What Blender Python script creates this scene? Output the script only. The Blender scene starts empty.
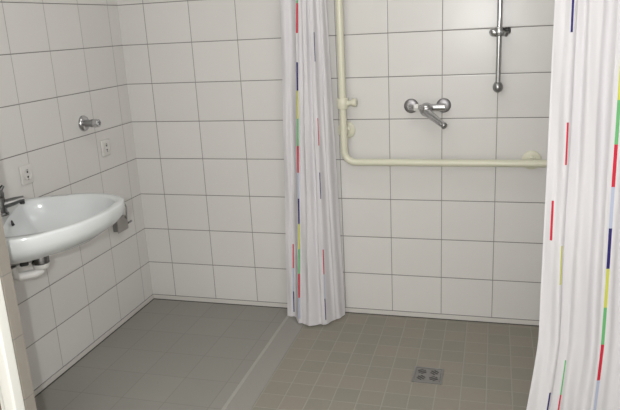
import bpy, bmesh, math, random
from mathutils import Vector, Matrix
random.seed(4)
S = bpy.context.scene
COL = S.collection
PI = math.pi

# ------------------------------------------------------------------ helpers
def prin(name, col, rough=.5, metal=0., **kw):
    m = bpy.data.materials.new(name); m.use_nodes = True
    b = m.node_tree.nodes['Principled BSDF']
    b.inputs['Base Color'].default_value = (*col, 1)
    b.inputs['Roughness'].default_value = rough
    b.inputs['Metallic'].default_value = metal
    for k, v in kw.items(): b.inputs[k].default_value = v
    return m

def srgb(r, g, b):
    f = lambda c: (c/255/12.92 if c/255 <= .04045 else ((c/255+.055)/1.055)**2.4)
    return (f(r), f(g), f(b))

class NT:
    def __init__(s, m): s.t = m.node_tree; s.n = s.t.nodes; s.l = s.t.links
    def new(s, typ, **kw):
        n = s.n.new(typ)
        for k, v in kw.items(): setattr(n, k, v)
        return n
    def val(s, sock, v):
        if isinstance(v, (int, float)): sock.default_value = v
        elif isinstance(v, (tuple, list)): sock.default_value = v
        else: s.l.new(v, sock)
    def math(s, op, a, b=0., c=None):
        n = s.new('ShaderNodeMath', operation=op)
        s.val(n.inputs[0], a); s.val(n.inputs[1], b)
        if c is not None: s.val(n.inputs[2], c)
        return n.outputs[0]
    def mix(s, f, a, b):
        n = s.new('ShaderNodeMix', data_type='RGBA')
        s.val(n.inputs[0], f); s.val(n.inputs[6], a); s.val(n.inputs[7], b)
        return n.outputs[2]

def tile_mat(name, ua, va, u0, v0, tw, th, gu, gv, col, gcol_u, gcol_v, rough, var=.03, bump=.35, tint=None, spec=.5):
    """tiles laid on a regular grid of world positions: joints at u0+k*tw and v0+k*th"""
    m = prin(name, col, rough); t = NT(m); b = t.n['Principled BSDF']
    b.inputs['Specular IOR Level'].default_value = spec
    geo = t.new('ShaderNodeNewGeometry'); sp = t.new('ShaderNodeSeparateXYZ')
    t.l.new(geo.outputs['Position'], sp.inputs[0])
    u = t.math('DIVIDE', t.math('SUBTRACT', sp.outputs[ua], u0), tw)
    v = t.math('DIVIDE', t.math('SUBTRACT', sp.outputs[va], v0), th)
    def joint(x, size, g):
        fr = t.math('FRACT', x)
        d = t.math('MULTIPLY', t.math('MINIMUM', fr, t.math('SUBTRACT', 1., fr)), size)
        return t.math('LESS_THAN', d, g/2), d
    ju, du = joint(u, tw, gu); jv, dv = joint(v, th, gv)
    cell = t.new('ShaderNodeCombineXYZ')
    t.l.new(t.math('FLOOR', u), cell.inputs[0]); t.l.new(t.math('FLOOR', v), cell.inputs[1])
    wn = t.new('ShaderNodeTexWhiteNoise', noise_dimensions='2D'); t.l.new(cell.outputs[0], wn.inputs['Vector'])
    noise = t.new('ShaderNodeTexNoise'); noise.inputs['Scale'].default_value = 9.; noise.inputs['Detail'].default_value = 5
    t.l.new(geo.outputs['Position'], noise.inputs['Vector'])
    k = t.math('ADD', t.math('MULTIPLY_ADD', wn.outputs['Value'], var, 1-var/2), t.math('MULTIPLY_ADD', noise.outputs['Fac'], var, -var/2))
    base = t.mix(wn.outputs['Value'], (*col, 1), (*(tint or col), 1))
    sc = t.new('ShaderNodeVectorMath', operation='SCALE'); t.l.new(base, sc.inputs[0]); t.l.new(k, sc.inputs['Scale'])
    c = t.mix(ju, sc.outputs[0], (*gcol_u, 1)); c = t.mix(jv, c, (*gcol_v, 1))
    t.l.new(c, b.inputs['Base Color'])
    jj = t.math('MAXIMUM', ju, jv)
    t.l.new(t.math('MULTIPLY_ADD', jj, .75-rough, rough), b.inputs['Roughness'])
    h = t.math('MINIMUM', t.math('MINIMUM', t.math('DIVIDE', du, gu*1.3), t.math('DIVIDE', dv, gv*1.3)), 1.)
    n2 = t.new('ShaderNodeTexNoise'); n2.inputs['Scale'].default_value = 14.; t.l.new(geo.outputs['Position'], n2.inputs['Vector'])
    hh = t.math('MULTIPLY_ADD', n2.outputs['Fac'], .25, h)
    bp = t.new('ShaderNodeBump'); bp.inputs['Strength'].default_value = bump; bp.inputs['Distance'].default_value = .0015
    t.l.new(hh, bp.inputs['Height']); t.l.new(bp.outputs[0], b.inputs['Normal'])
    return m

def link(name, bm, mat, parent=None, smooth=True, loc=None):
    me = bpy.data.meshes.new(name); bmesh.ops.recalc_face_normals(bm, faces=bm.faces[:])
    bm.to_mesh(me); bm.free()
    for mm in (mat if isinstance(mat, (list, tuple)) else [mat]): me.materials.append(mm)
    if smooth:
        me.polygons.foreach_set('use_smooth', [True]*len(me.polygons))
        me.set_sharp_from_angle(angle=math.radians(42))
    o = bpy.data.objects.new(name, me); COL.objects.link(o)
    if parent is not None: o.parent = parent
    if loc is not None: o.location = loc
    return o

def thing(name, label, cat, loc=(0, 0, 0), rz=0., group=None):
    o = bpy.data.objects.new(name, None); COL.objects.link(o); o.empty_display_size = .05
    o.location = loc; o.rotation_euler = (0, 0, rz); o['label'] = label; o['category'] = cat
    if group: o['group'] = group
    return o

def tag(o, label, cat, group=None):
    o['label'] = label; o['category'] = cat
    if group: o['group'] = group
    return o

def box(bm, lo, hi, bev=0., seg=2):
    lo, hi = Vector(lo), Vector(hi)
    g = bmesh.ops.create_cube(bm, size=1., matrix=Matrix.Translation((lo+hi)/2) @ Matrix.Diagonal((*(hi-lo), 1)))
    if bev:
        es = set(e for v in g['verts'] for e in v.link_edges)
        bmesh.ops.bevel(bm, geom=list(es), offset=bev, segments=seg, affect='EDGES', profile=.5)
    return bm

def frame_of(d):
    d = d.normalized(); a = Vector((0, 0, 1)) if abs(d.z) < .9 else Vector((1, 0, 0))
    x = d.cross(a).normalized(); return x, d.cross(x).normalized()

def tube(bm, pts, r, n=20, cap=True):
    pts = [Vector(p) for p in pts]; rs = r if isinstance(r, (list, tuple)) else [r]*len(pts)
    rings = []; x, y = frame_of(pts[1]-pts[0])
    for i, p in enumerate(pts):
        if i == 0: t = pts[1]-pts[0]
        elif i == len(pts)-1: t = pts[-1]-pts[-2]
        else: t = (pts[i+1]-p).normalized()+(p-pts[i-1]).normalized()
        t.normalize(); x = (x-t*x.dot(t)).normalized(); y = t.cross(x)
        rings.append([bm.verts.new(p+(x*math.cos(2*PI*k/n)+y*math.sin(2*PI*k/n))*rs[i]) for k in range(n)])
    for a, b in zip(rings, rings[1:]):
        for k in range(n): bm.faces.new((a[k], a[(k+1) % n], b[(k+1) % n], b[k]))
    if cap: bm.faces.new(rings[0]); bm.faces.new(rings[-1][::-1])
    return bm

def lathe(bm, o, d, prof, n=32):
    """prof: (distance along d, radius)"""
    o, d = Vector(o), Vector(d).normalized(); x, y = frame_of(d); rings = []
    for h, r in prof:
        if r < 1e-6: rings.append([bm.verts.new(o+d*h)])
        else: rings.append([bm.verts.new(o+d*h+(x*math.cos(2*PI*k/n)+y*math.sin(2*PI*k/n))*r) for k in range(n)])
    for a, b in zip(rings, rings[1:]):
        for k in range(n):
            q = [a[k % len(a)], a[(k+1) % len(a)], b[(k+1) % len(b)], b[k % len(b)]]
            q = list(dict.fromkeys(q))
            if len(q) > 2: bm.faces.new(q)
    for rg, rev in ((rings[0], False), (rings[-1], True)):
        if len(rg) > 1: bm.faces.new(rg[::-1] if rev else rg)
    return bm

def ball(bm, c, r, sz=(1, 1, 1), n=24):
    bmesh.ops.create_uvsphere(bm, u_segments=n, v_segments=n//2, radius=r, matrix=Matrix.Translation(c) @ Matrix.Diagonal((*sz, 1)))
    return bm

def B(): return bmesh.new()
def arc(c, r, a0, a1, ux, uy, n=8):
    c, ux, uy = Vector(c), Vector(ux), Vector(uy)
    return [c+(ux*math.cos(a0+(a1-a0)*i/n)+uy*math.sin(a0+(a1-a0)*i/n))*r for i in range(n+1)]

def catmull(pts, m):
    out = []
    P = [pts[0]]+list(pts)+[pts[-1]]
    for i in range(1, len(P)-2):
        p0, p1, p2, p3 = [Vector(q) for q in P[i-1:i+3]]
        for k in range(m):
            t = k/m
            out.append(.5*((2*p1)+(p2-p0)*t+(2*p0-5*p1+4*p2-p3)*t*t+(3*p1-p0-3*p2+p3)*t**3))
    out.append(Vector(pts[-1])); return out

def interp(x, kn):
    for (a, fa), (b, fb) in zip(kn, kn[1:]):
        if x <= b: return fa+(fb-fa)*(x-a)/(b-a)
    return kn[-1][1]

# ------------------------------------------------------------------ materials
TW, TH, V0, Z0, L0 = .25, .2009, .1459, .0270, -.0964
white = srgb(212, 210, 207)
GU, GV = srgb(142, 139, 136), srgb(130, 127, 124)
M_back = tile_mat('glazed_wall_tiles_back', 0, 2, V0, Z0, TW, TH, .0035, .0042, white, GU, GV, .27, .03, spec=.33)
M_left = tile_mat('glazed_wall_tiles_left', 1, 2, L0, Z0, TW, TH, .003, .0042, white, srgb(156, 153, 150), GV, .27, .03, spec=.33)
M_jamb = tile_mat('beige_jamb_tiles', 1, 2, -2.3, Z0, TW, TH, .003, .004, srgb(146, 140, 131), GU, GV, .4, .03)
M_floor = tile_mat('grey_floor_tiles', 0, 1, -.0135, -.186, .2, .2, .003, .003, srgb(145, 143, 137), srgb(133, 131, 125), srgb(133, 131, 125), .55, .04, .2, spec=.35)
M_mosaic = tile_mat('olive_mosaic_tiles', 0, 1, .9675, -.03, .1013, .1013, .0045, .0045, srgb(140, 137, 126), srgb(154, 152, 141), srgb(154, 152, 141), .6, .07, .4, tint=srgb(143, 135, 125), spec=.3)
M_strip = prin('grey_threshold', srgb(148, 145, 139), .5)
M_white = prin('white_paint', srgb(236, 236, 230), .45)
M_ceil = prin('white_plaster', (.8, .8, .78), .8)
M_skirt = prin('pale_skirting', srgb(205, 202, 197), .35)
M_seal = prin('dark_joint', srgb(70, 66, 62), .8)
M_ceramic = prin('white_ceramic', srgb(206, 209, 209), .14)
M_chrome = prin('chrome', (.52, .52, .53), .14, 1.)
M_chrome_dull = prin('worn_chrome', (.33, .33, .33), .3, 1.)
M_chrome_dark = prin('dark_chrome', (.2, .2, .2), .25, 1.)
M_socket = prin('socket_plastic', srgb(209, 207, 203), .4)
M_dark = prin('black_rubber', (.02, .02, .02), .5)
M_ivory = prin('ivory_plastic', srgb(210, 208, 188), .3)
M_plastic = prin('white_plastic', srgb(218, 217, 213), .4)
M_steel = prin('brushed_steel', (.30, .295, .29), .45, .7)
M_gap_shade = prin('brown_gap_shade', srgb(120, 100, 84), .8)  # brown colour stands in for the shade inside the gap

def cloth(name, col, tr=.35):
    m = prin(name, col, .65); t = NT(m); b = t.n['Principled BSDF']; out = t.n['Material Output']
    b.inputs['Specular IOR Level'].default_value = .25
    tl = t.new('ShaderNodeBsdfTranslucent'); tl.inputs['Color'].default_value = (*col, 1)
    mx = t.new('ShaderNodeMixShader'); mx.inputs[0].default_value = tr
    t.l.new(b.outputs[0], mx.inputs[1]); t.l.new(tl.outputs[0], mx.inputs[2]); t.l.new(mx.outputs[0], out.inputs['Surface'])
    geo = t.new('ShaderNodeNewGeometry'); nz = t.new('ShaderNodeTexNoise'); nz.inputs['Scale'].default_value = 22; nz.inputs['Detail'].default_value = 3
    t.l.new(geo.outputs['Position'], nz.inputs['Vector'])
    bp = t.new('ShaderNodeBump'); bp.inputs['Strength'].default_value = .25; bp.inputs['Distance'].default_value = .006
    t.l.new(nz.outputs['Fac'], bp.inputs['Height']); t.l.new(bp.outputs[0], b.inputs['Normal'])
    return m
M_cloth = [cloth('white_curtain_cloth', srgb(231, 229, 232), .28), cloth('navy_dash', srgb(48, 42, 110), .15), cloth('yellow_dash', srgb(212, 214, 100), .25),
           cloth('green_dash', srgb(112, 186, 122), .2), cloth('red_dash', srgb(206, 44, 66), .15), cloth('pale_blue_dash', srgb(196, 204, 226), .3)]

# ------------------------------------------------------------------ the setting
XR, YF, ZC = 2.45, -4.3, 2.5
EX, EY = .526, -1.63           # free end of the stub partition
def struct(name, bm, m, smooth=False):
    o = link(name, bm, m, None, smooth); o['kind'] = 'structure'; return o
bm = B()
def quad(bm, pts, mi=0):
    f = bm.faces.new([bm.verts.new(p) for p in pts]); f.material_index = mi
SX0, SX1 = .85, .965
XL = -.9
# floor slab 5 cm thick, three surfaces
for (a, b_, mi) in ((0, SX0+.02, 0), (SX0+.02, SX1-.02, 1), (SX1-.02, XR, 2)):
    g = bmesh.ops.create_cube(bm, size=1., matrix=Matrix.Translation(((a+b_)/2, -.815, -.025)) @ Matrix.Diagonal((b_-a, 1.63, .05, 1)))
    for f in set(f for v in g['verts'] for f in v.link_faces): f.material_index = mi
g = bmesh.ops.create_cube(bm, size=1., matrix=Matrix.Translation(((XL+XR)/2, (YF-1.63)/2, -.025)) @ Matrix.Diagonal((XR-XL, -1.63-YF, .05, 1)))
struct('floor', bm, [M_floor, M_strip, M_mosaic])
struct('trim_1', box(B(), (SX0, -1.63, .0), (SX1, -.002, .003), .0014, 1), M_strip)
struct('trim_2', box(B(), (SX0-.004, -1.63, .0), (SX0+.012, -.002, .0045), .002, 2), prin('light_edge_profile', srgb(163, 160, 154), .45))
struct('wall_back', box(B(), (-.12, 0, -.05), (XR+.12, .12, ZC)), M_back)
struct('wall_left', box(B(), (-.12, -1.5, -.05), (0, 0, ZC)), M_left)
struct('wall_right', box(B(), (XR, YF, -.05), (XR+.12, 0, ZC)), M_back if False else M_left)
struct('wall_front', box(B(), (XL-.12, YF-.12, -.05), (XR+.12, YF, ZC)), M_white)
struct('ceiling', box(B(), (XL-.12, YF-.12, ZC), (XR+.12, .12, ZC+.1)), M_ceil)
# stub partition: slanted tiled face that carries the basin, its free end with a white frame
bm = B()
plan = [(-.12, -1.055), (-.12, -1.67), (EX, -1.67), (EX, EY), (.455, EY)]
lo = [bm.verts.new((x, y, -.05)) for x, y in plan]; hi = [bm.verts.new((x, y, ZC)) for x, y in plan]
for i in range(5): bm.faces.new((lo[i], lo[(i+1) % 5], hi[(i+1) % 5], hi[i]))
bm.faces.new(lo); bm.faces.new(hi)
struct('wall_partition', bm, M_jamb)
struct('wall_entrance', box(B(), (XL-.12, -1.735, -.05), (.478, -1.672, ZC)), M_white)
struct('wall_corridor', box(B(), (XL-.12, YF, -.05), (XL, -1.735, ZC)), M_white)
struct('trim_3', box(B(), (.482, -1.712, 0), (EX-.003, -1.6705, 2.1), .006, 3), M_white)      # white frame post
struct('trim_4', box(B(), (.474, -1.745, 0), (.482, -1.72, 2.1), .0015, 1), M_gap_shade)  # brown strip painted as the shadow gap beside the frame post
struct('baseboard_back', box(B(), (.004, -.004, .0005), (XR, 0, .0245)), M_skirt)
struct('baseboard_left', box(B(), (0, -1.3, .0005), (.004, -.0045, .0245)), M_skirt)
struct('trim_5', box(B(), (.004, -.0085, -.001), (SX0-.01, -.004, .003)), M_seal)
struct('trim_6', box(B(), (.004, -1.3, -.001), (.0085, -.0085, .003)), M_seal)
struct('trim_7', box(B(), (SX1+.005, -.0085, -.001), (XR, -.004, .003)), M_seal)

# ------------------------------------------------------------------ washbasin
ang = -PI/4
RIM = .875
def bw(d, n, z=0.): return Vector((.70711*(d+n-.781), .70711*(n-.781-d), z))     # (along wall, out of wall) to the room
DC = 1.05
right = [(.262, -.047), (.280, -.01), (.290, .03), (.294, .095), (.270, .176), (.234, .253), (.165, .344), (.116, .388), (.060, .430), (.003, .455)]
left = [(.05, .458), (.126, .432), (.205, .368), (.252, .262), (.275, .186), (.280, .12), (.262, .04), (.238, .0), (.212, -.047)]
outl = catmull([(DC+a, n, 0) for a, n in right]+[(DC-a, n, 0) for a, n in left], 6)
outl = [(p.x, p.y) for p in outl]
d0, d1 = outl[-1][0], outl[0][0]
outl += [(d0+(d1-d0)*k/16, -.047) for k in range(1, 16)]
def ring(bm, pts, z): return [bm.verts.new(bw(d, n, z)) for d, n in pts]
def bridge(bm, a, b):
    k = len(a)
    for i in range(k): bm.faces.new((a[i], a[(i+1) % k], b[(i+1) % k], b[i]))
def scaled(pts, s, nc=0., sn=None, dc=DC): return [(dc+(d-dc)*s, nc+(n-nc)*(s if sn is None else sn)) for d, n in pts]
basin = thing('washbasin', 'white ceramic washbasin with rounded front mounted at the left tiled wall', 'washbasin', bw(DC, -.05, RIM), ang)
Bi = Matrix.Translation(bw(DC, -.05, RIM)) @ Matrix.Rotation(ang, 4, 'Z')
Binv = Bi.inverted()
def linkb(name, bm, mat, root, inv):
    bm.transform(inv); return link(name, bm, mat, root)
bm = B()
H = .130
rings = []
for q in range(15):                       # outer shell from the underside up
    t = q/14; a = t*PI/2
    s = .30+.70*math.sin(a)**1.25; z = RIM-.022-(H-.022)*(math.cos(a))**.85 if t < 1 else RIM-.022
    rings.append(ring(bm, scaled(outl, s, 0., .36+.64*math.sin(a)**1.2), z))
rings.append(ring(bm, outl, RIM-.008))
rings.append(ring(bm, scaled(outl, .992, .25), RIM-.002))
rings.append(ring(bm, scaled(outl, .978, .25), RIM))
# bowl opening: same outline pulled in, with a tap ledge at the back
def inner(off):
    out = []
    for d, n in outl:
        dd = DC+(d-DC)*(1-off/.29); nn = .24+(n-.24)*(1-off/.23)
        x = dd-DC
        lim = max(-.030, .022-.32*x if x < 0 else .022-.22*x)+off*.4
        nn = .5*(nn+lim+math.sqrt((nn-lim)**2+.018**2))
        out.append((dd, nn))
    return out
rings.append(ring(bm, inner(.036), RIM-.001))
rings.append(ring(bm, inner(.042), RIM-.006))
c0 = (DC+.01, .22)
for q in range(1, 12):
    a = q/11*PI/2
    base = inner(.044)
    s = max(.06, math.cos(a)**.75)
    rings.append(ring(bm, [(c0[0]+(d-c0[0])*s, c0[1]+(n-c0[1])*s) for d, n in base], RIM-.008-.125*math.sin(a)**.9))
for a, b in zip(rings, rings[1:]): bridge(bm, a, b)
bm.faces.new(rings[0]); bm.faces.new(rings[-1])
linkb('bowl', bm, M_ceramic, basin, Binv)
bm = B(); lathe(bm, bw(c0[0], c0[1], RIM-.134), (0, 0, 1), [(0, .024), (.004, .024), (.005, .018), (.003, .016), (.003, 0)]); linkb('drain_ring', bm, M_chrome, basin, Binv)
bm = B(); nv = (bw(0, 1)-bw(0, 0)).normalized(); dv_ = (bw(1, 0)-bw(0, 0)).normalized()
OV = bw(1.018, .055, RIM-.028)
lathe(bm, OV, nv+Vector((0, 0, .35)), [(-.02, .0105), (.003, .0105), (.0045, .009), (.0045, 0)])
linkb('overflow_hole', bm, M_dark, basin, Binv)

# tap on the ledge
TB = bw(.982, .026, RIM-.0005)
tap = thing('basin_tap', 'grey chrome single-lever tap on the back ledge of the washbasin', 'tap', TB, ang)
Ti = (Matrix.Translation(TB) @ Matrix.Rotation(ang, 4, 'Z')).inverted()
bm = B(); lathe(bm, TB, (0, 0, 1), [(0, .027), (.006, .027), (.010, .023), (.055, .022), (.066, .020), (.068, 0)]); linkb('body', bm, M_chrome_dark, tap, Ti)
bm = B(); tube(bm, [TB+Vector((0, 0, .038))+nv*.010, TB+Vector((0, 0, .044))+nv*.05, TB+Vector((0, 0, .048))+nv*.068, TB+Vector((0, 0, .049))+nv*.084], [.017, .015, .0115, .0105]); linkb('spout', bm, M_chrome_dark, tap, Ti)
bm = B(); lathe(bm, TB+nv*.076+Vector((0, 0, .044)), (0, 0, -1), [(0, .009), (.014, .009), (.015, .007), (.015, 0)]); linkb('aerator', bm, M_dark, tap, Ti)
bm = B(); lathe(bm, TB+Vector((0, 0, .069)), (0, 0, 1), [(0, .021), (.012, .0215), (.022, .017), (.026, .006), (.026, 0)])
tube(bm, [TB+Vector((0, 0, .082)), TB+Vector((0, 0, .094))+nv*.012, TB+Vector((0, 0, .108))+nv*.022], [.010, .008, .006]); linkb('lever', bm, M_chrome_dark, tap, Ti)

# waste trap under the basin
PB = bw(1.035, .125, RIM-.130-.0885)
trap = thing('waste_trap', 'white bottle trap with dark chrome collar under the washbasin', 'pipe trap', PB, ang)
Pi_ = (Matrix.Translation(PB) @ Matrix.Rotation(ang, 4, 'Z')).inverted()
bm = B(); lathe(bm, PB, (0, 0, 1), [(.0, 0), (.0, .012), (.006, .024), (.014, .029), (.026, .030)]); linkb('cup', bm, M_plastic, trap, Pi_)
bm = B(); lathe(bm, PB, (0, 0, 1), [(.0255, .0), (.0255, .030), (.028, .0325), (.062, .0325), (.066, .030), (.0745, .029), (.075, 0)]); linkb('collar', bm, M_chrome_dark, trap, Pi_)
bm = B(); lathe(bm, PB, (0, 0, 1), [(.0745, .0), (.0745, .025), (.0882, .025), (.0882, 0)]); linkb('seal_ring', bm, M_dark, trap, Pi_)
bm = B(); tube(bm, [PB+Vector((0, 0, .05))-nv*.03, PB+Vector((0, 0, .05))-nv*.08, PB+Vector((0, 0, .05))-nv*.172], .016); linkb('outlet_pipe', bm, M_chrome_dull, trap, Pi_)
bm = B(); lathe(bm, PB+Vector((0, 0, .05))-nv*.042, -nv, [(0, 0), (0, .021), (.004, .024), (.026, .024), (.03, .021), (.03, 0)], 12); linkb('outlet_nut', bm, M_dark, trap, Pi_)
bm = B(); tube(bm, [PB+Vector((0, 0, .004)), PB+Vector((0, 0, -.004))-nv*.006, PB+Vector((0, 0, -.010))-nv*.024, PB+Vector((0, 0, -.010))-nv*.075, PB+Vector((0, 0, -.004))-nv*.092, PB+Vector((0, 0, .03))-nv*.098], .0165); linkb('lower_bend', bm, M_plastic, trap, Pi_)

# ------------------------------------------------------------------ things on the left wall
def outlet(y, label):
    r = thing('power_outlet', label, 'power outlet', (0, y, .944), 0, 'power outlets on the left wall')
    bm = box(B(), (0.0002, -.037, -.040), (.009, .037, .040), .004, 3); link('cover_plate', bm, M_socket, r)
    bm = B(); lathe(bm, (.0095, 0, 0), (1, 0, 0), [(0, .024), (.003, .024), (.003, .0215), (.0012, .020), (.0012, 0)], 32); link('socket_face', bm, M_socket, r)
    for s in (-1, 1):
        bm = B(); lathe(bm, (.0107, 0, s*.0105), (1, 0, 0), [(0, .0046), (.0012, .0046), (.0012, 0)], 16); link('contact_hole', bm, M_dark, r)
    for s in (-1, 1):
        bm = box(B(), (.0107, -.004, s*.020-.0025), (.0128, .004, s*.020+.0025), .0006, 1); link('earth_clip', bm, M_steel, r)
    return r
outlet(-.878, 'white wall socket just above the washbasin tap')
outlet(-.282, 'white wall socket right of the chrome wall valve, near the room corner')

v = thing('wall_valve', 'chrome water valve with round rosette high on the left tiled wall', 'valve', (0, -.434, 1.09))
bm = B(); lathe(bm, (.0003, 0, 0), (1, 0, 0), [(0, .038), (.005, .038), (.013, .033), (.017, .022), (.018, 0)]); link('rosette', bm, M_chrome, v)
bm = B(); lathe(bm, (.017, 0, 0), (1, 0, 0), [(0, .0165), (.03, .0165), (.031, .019), (.038, .019), (.039, .017), (.045, .017)]); link('stem', bm, M_chrome_dull, v)
bm = B(); lathe(bm, (.060, 0, 0), (1, 0, 0), [(0, 0), (0, .0185), (.003, .020), (.024, .019), (.027, .016), (.027, .011), (.018, .010), (.018, 0)]); link('outlet_nozzle', bm, M_chrome, v)

h = thing('toilet_roll_holder', 'small grey metal holder with curved arm on the left wall beyond the basin front', 'holder', (0, -.268, .525))
bm = box(B(), (-.0005, -.04, -.02), (.031, .048, .048), .003, 2); link('wall_plate', bm, M_steel, h)
bm = B(); box(bm, (.0305, -.048, -.025), (.036, .050, .050), .0025, 2); link('cover_flap', bm, prin('grey_metal', srgb(158, 154, 150), .45, .2), h)
bm = B(); tube(bm, [(.002, .045, .100), (.018, .045, .112), (.034, .044, .110), (.044, .04, .095), (.042, .036, .06), (.040, .034, .03)], .0045, 12); link('arm', bm, M_chrome_dull, h)
bm = B(); tube(bm, [(.036, .05, .005), (.036, .082, .005)], .006, 12); link('roll_pin', bm, M_steel, h)

# ------------------------------------------------------------------ grab bar (ivory, L shaped) on the back wall
YB, RB = -.066, .0175
gx, gz = 1.184, .832
gb = thing('grab_bar', 'ivory L-shaped grab bar on the back wall of the shower', 'grab bar', (gx, 0, gz))
pts = [(0, YB, 1.15), (0, YB, .08)]+[tuple(p) for p in arc((.055, YB, .055), .055, PI, 1.5*PI, (1, 0, 0), (0, 0, 1), 8)]+[(.12, YB, 0), (1.05, YB, 0)]
bm = B(); tube(bm, pts, RB, 24); link('rail', bm, M_ivory, gb)
def flange(x, z):
    bm = B(); lathe(bm, (x, -.0003, z), (0, -1, 0), [(0, .044), (.005, .044), (.008, .041), (.009, .034), (.0095, .022), (.013, .020), (.015, .0135), (.056, .0135)], 32)
    link('wall_flange', bm, M_ivory, gb)
flange(0, .148); flange(.870, 0.003); flange(0, 1.05)
bm = B(); lathe(bm, (0, YB, .268), (0, 0, 1), [(-.006, RB+.001), (-.006, .026), (-.002, .028), (.040, .028), (.044, .026), (.044, RB+.001)], 28)
tube(bm, [(.02, YB-.004, .286), (.05, YB-.004, .290)], [.014, .013], 16)
link('clamp_collar', bm, M_ivory, gb)
bm = B(); lathe(bm, (.048, YB-.004, .290), (1, 0, 0), [(0, 0), (0, .019), (.004, .021), (.018, .020), (.022, .015), (.022, 0)], 24); link('clamp_knob', bm, M_ivory, gb)

# ------------------------------------------------------------------ shower mixer
mx = thing('shower_mixer', 'chrome shower mixer with two round rosettes on the back wall above the grab bar', 'mixer tap', (1.579, 0, 1.094))
for x in (-.077, .075):
    bm = B(); lathe(bm, (x, -.0003, 0), (0, -1, 0), [(0, .034), (.005, .034), (.009, .032), (.0125, .026), (.014, .012), (.014, 0)]); link('rosette', bm, prin('grey_chrome', (.30, .29, .30), .42, .9), mx)
bm = B(); lathe(bm, (-.077, -.022, 0), (0, -1, 0), [(0, .011), (.03, .011)]); tube(bm, [(-.077, -.045, 0), (-.070, -.056, 0), (-.055, -.062, 0)], .0115, 16); link('union', bm, M_chrome, mx)
bm = B(); lathe(bm, (.075, -.022, 0), (0, -1, 0), [(0, .011), (.028, .011)]); link('union', bm, M_chrome, mx)
bm = B(); lathe(bm, (-.03, -.066, -.002), (1, 0, 0), [(0, 0), (0, .014), (.012, .0165), (.07, .0165), (.1, .0175), (.116, .0175), (.118, .012), (.118, 0)]); link('body', bm, M_chrome, mx)
bm = B(); lathe(bm, (-.057, -.062, 0), (1, 0, 0), [(0, .014), (.0, .017), (.022, .017), (.022, 0)], 6); link('nut', bm, M_plastic, mx)
bm = B(); ball(bm, (.002, -.074, -.010), .033, (1, 1, 1)); link('cartridge_housing', bm, M_chrome, mx)
bm = B(); tube(bm, [(-.002, -.085, -.014), (.020, -.115, -.028), (.058, -.150, -.050), (.088, -.176, -.068)], [.0185, .018, .0155, .014]); lv = link('lever', bm, M_chrome, mx)
bm = B(); lathe(bm, (.0875, -.1755, -.0677), (.030, -.026, -.018), [(0, .0145), (.006, .015), (.010, .012), (.010, 0)]); link('lever_tip', bm, M_chrome_dull, lv)

# ------------------------------------------------------------------ shower slide rail
sr = thing('shower_rail', 'vertical chrome shower rail with sliding holder on the back wall, right of the mixer', 'shower rail', (1.895, 0, 1.178))
YS = -.055
bm = B(); tube(bm, [(0, YS, .018), (0, YS, .78)], .0115, 20); link('pipe', bm, M_chrome, sr)
for z in (0., .78):
    bm = B(); ball(bm, (0, YS, z), .0225, (1, 1, 1.12)); lathe(bm, (0, YS+.01, z), (0, 1, 0), [(0, .014), (.028, .014), (.036, .021), (.0445, .021)], 24); link('wall_mount', bm, M_chrome_dull, sr)
bm = B(); lathe(bm, (0, YS, .222), (0, 0, 1), [(0, .012), (0, .020), (.004, .0225), (.034, .0225), (.038, .020), (.038, .012)], 28)
ball(bm, (-.020, YS-.004, .238), .021, (1.1, 1, .95)); sl = link('slider', bm, M_chrome, sr)
bm = B(); lathe(bm, (.022, YS-.008, .244), (1, -.25, .0), [(0, 0), (0, .012), (.008, .0145), (.020, .0145), (.024, .012), (.024, 0)], 20); link('holder_knob', bm, M_dark, sl)
bm = B(); lathe(bm, (.020, YS-.020, .222), (.35, -.2, 1), [(0, .010), (.002, .015), (.022, .0165), (.024, .013), (.004, .010)], 20); link('handset_cradle', bm, M_chrome_dull, sl)

# ------------------------------------------------------------------ floor drain
fd = thing('floor_drain', 'square grey metal floor drain with slotted grate in the shower floor', 'drain', (1.634, -.574, 0))
bm = B(); box(bm, (-.055, -.055, .0003), (.055, .055, .0015)); link('sump', bm, M_dark, fd, False)
bm = B()
for lo, hi in (((-.063, -.063, .0003), (.063, -.055, .0055)), ((-.063, .055, .0003), (.063, .063, .0055)), ((-.063, -.055, .0003), (-.055, .055, .0055)), ((.055, -.055, .0003), (.063, .055, .0055))):
    box(bm, lo, hi)
link('frame', bm, M_steel, fd, False)
pb = B(); box(pb, (-.0535, -.0535, .0020), (.0535, .0535, .0045)); plate = link('grate', pb, prin('worn_steel', (.26, .25, .24), .55, .4), fd, False)
cb = B()
for qx, qy, sg in ((-1, 1, 1), (1, 1, -1), (-1, -1, -1), (1, -1, 1)):
    for k in (-1, 0, 1):
        a = sg*math.radians(38)
        c = Vector((qx*.0265-math.sin(a)*.0125*k, qy*.0255+math.cos(a)*.0125*k, .003))
        L = .019 if k == 0 else .0135
        bmesh.ops.create_cube(cb, size=1., matrix=Matrix.Translation(c) @ Matrix.Rotation(a, 4, 'Z') @ Matrix.Diagonal((2*L, .0082, .02, 1)))
cut = link('cutter', cb, M_dark, fd, False)
bo = plate.modifiers.new('slots', 'BOOLEAN'); bo.operation = 'DIFFERENCE'; bo.object = cut; bo.solver = 'EXACT'
bpy.context.view_layer.update()
ev = plate.evaluated_get(bpy.context.evaluated_depsgraph_get())
nm = bpy.data.meshes.new_from_object(ev); plate.modifiers.clear(); plate.data = nm
bpy.data.objects.remove(cut)

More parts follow.
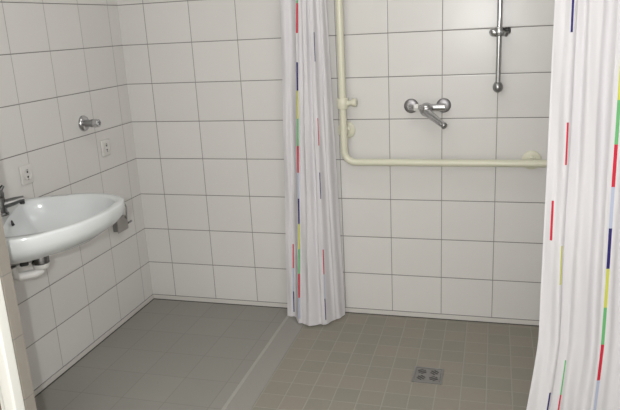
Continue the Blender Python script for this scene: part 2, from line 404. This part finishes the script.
# ------------------------------------------------------------------ curtains
def curtain(name, label, xb, xt, yb, yt, ztop, zbot, amp_b, amp_t, nfold, ph, cols, ax=.4, flare=None):
    """xb/xt: knots (t, x) at hem and top; yb/yt likewise; cols: (t, z of a navy dash's top, half width in t)"""
    N = 170
    ts = sorted(set([round(i/N, 5) for i in range(N+1)]) - set(
        [round(i/N, 5) for i in range(N+1) if any(abs(i/N-c[0]) < c[2]*1.25 for c in cols)]))
    for c in cols: ts += [c[0]-c[2], c[0], c[0]+c[2]]
    ts.sort()
    dz = .013; nz = int((ztop-zbot)/dz)
    bm = B(); grid = []
    for j in range(nz+1):
        z = zbot+j*dz; s = (z-zbot)/(ztop-zbot); row = []
        for t in ts:
            w = t*nfold*2*PI+ph
            wob = .5*math.sin(z*2.1+t*7)+.25*math.sin(z*5.3+t*19)
            w += .55*wob
            A = amp_b+(amp_t-amp_b)*s
            A *= .72+.28*math.sin(t*23+ph*3)
            x = interp(t, xb)*(1-s)+interp(t, xt)*s+A*ax*math.sin(2*w)*.5
            y = interp(t, yb)*(1-s)+interp(t, yt)*s+A*math.cos(w)+A*.30*math.cos(2.3*w+1.+z)
            y += .003*math.sin(z*11+t*31)
            if flare: x += flare(t, z)
            row.append(bm.verts.new((x, y, z)))
        grid.append(row)
    for j in range(nz):
        zc = zbot+(j+.5)*dz
        for i in range(len(ts)-1):
            f = bm.faces.new((grid[j][i], grid[j][i+1], grid[j+1][i+1], grid[j+1][i]))
            tm = (ts[i]+ts[i+1])/2
            for c in cols:
                if abs(tm-c[0]) < c[2]:
                    k = int(math.floor(((c[1]-zc) % .65)/.13))
                    if zc > zbot+.02 and (len(c) < 4 or any(a <= zc <= b for a, b in c[3])): f.material_index = (1, 2, 3, 4, 5)[k]
    me = bpy.data.meshes.new(name); bm.to_mesh(me); bm.free()
    for m in M_cloth: me.materials.append(m)
    me.polygons.foreach_set('use_smooth', [True]*len(me.polygons))
    o = bpy.data.objects.new(name, me); COL.objects.link(o)
    tag(o, label, 'curtain', 'shower curtains')
    return o
curtain('shower_curtain', 'white dashed shower curtain gathered against the back wall, left of the grab bar',
        [(0, .858), (.13, .905), (.24, .935), (.68, 1.078), (1, 1.155)], [(0, .945), (.13, 1.0), (.24, 1.03), (.68, 1.085), (1, 1.125)],
        [(0, -.115), (.13, -.13), (.25, -.19), (.45, -.215), (.7, -.185), (.85, -.125), (1, -.062)], [(0, -.13), (.3, -.16), (.7, -.16), (1, -.11)],
        2.06, .012, .009, .013, 4.6, -3.94, [(.10, .802, .008, [(0, .41)]), (.268, .673, .0135, [(0, 1.33), (1.45, 1.6)]), (.70, .806, .0075, [(0, .416), (.676, .806), (.936, 1.066), (1.327, 1.456)])])
curtain('shower_curtain', 'white dashed shower curtain hanging in the right foreground beside the photo edge',
        [(0, 2.045), (.1, 2.085), (.3, 2.15), (.55, 2.245), (1, 2.435)], [(0, 2.045), (.1, 2.07), (.3, 2.13), (.55, 2.225), (1, 2.42)],
        [(0, -1.04), (.5, -1.05), (1, -1.05)], [(0, -1.03), (.5, -1.05), (1, -1.05)],
        2.06, .012, .015, .016, 5, -1.1, [(.055, 1.308, .010, [(.788, .918)]), (.15, .907, .007, [(1.427, 1.6), (1.037, 1.167), (.647, .777), (0, .257)]), (.255, .633, .007, [(0, .373)]), (.537, .846, .009), (.8, 1.0, .009)],
        flare=lambda t, z: -.05*max(0., (.45-z)/.45)**1.2*(1-t) if z < .45 else 0.)

# curtain rail above the frame
struct('trim_8', tube(B(), [(1.03, -.001, 2.08), (1.03, -1.0, 2.08)]+[tuple(p) for p in arc((1.08, -1.0, 2.08), .05, PI, 1.5*PI, (1, 0, 0), (0, 1, 0), 6)]+[(XR-.001, -1.05, 2.08)], .012, 14), M_white, True)

# ------------------------------------------------------------------ camera and light
cam_d = bpy.data.cameras.new('camera'); cam = bpy.data.objects.new('camera', cam_d); COL.objects.link(cam)
cam_d.sensor_width = 36; cam_d.lens = 36*649.618/620; cam_d.clip_start = .02
cam.location = (1.8806, -3.1137, 1.4845); cam.rotation_euler = (1.30137, .0494665, .2689846)
S.camera = cam
R3 = cam.rotation_euler.to_matrix()
fl = bpy.data.lights.new('camera_flash', 'POINT'); fl.energy = 86; fl.shadow_soft_size = .013; fl.color = (1, .995, 1.)
fo = bpy.data.objects.new('camera_flash', fl); COL.objects.link(fo); fo.location = cam.location+R3 @ Vector((-.115, .03, 0))
def area(name, loc, sx, sy, e, col=(1, .985, .96)):
    l = bpy.data.lights.new(name, 'AREA'); l.shape = 'RECTANGLE'; l.size = sx; l.size_y = sy; l.energy = e; l.color = col
    o = bpy.data.objects.new(name, l); COL.objects.link(o); o.location = loc
area('ceiling_fill', (1.25, -1.0, ZC-.02), .9, .5, 5)  # unseen area lights added under the ceiling as soft ambient fill
area('ceiling_fill', (1.0, -3.0, ZC-.02), .9, .9, 8)
w = bpy.data.worlds.new('world'); w.use_nodes = True; w.node_tree.nodes['Background'].inputs[0].default_value = (.8, .85, .9, 1); w.node_tree.nodes['Background'].inputs[1].default_value = .1
S.world = w
S.view_settings.view_transform = 'Standard'; S.view_settings.look = 'None'; S.view_settings.gamma = 1; S.view_settings.exposure = 0; S.view_settings.use_curve_mapping = False
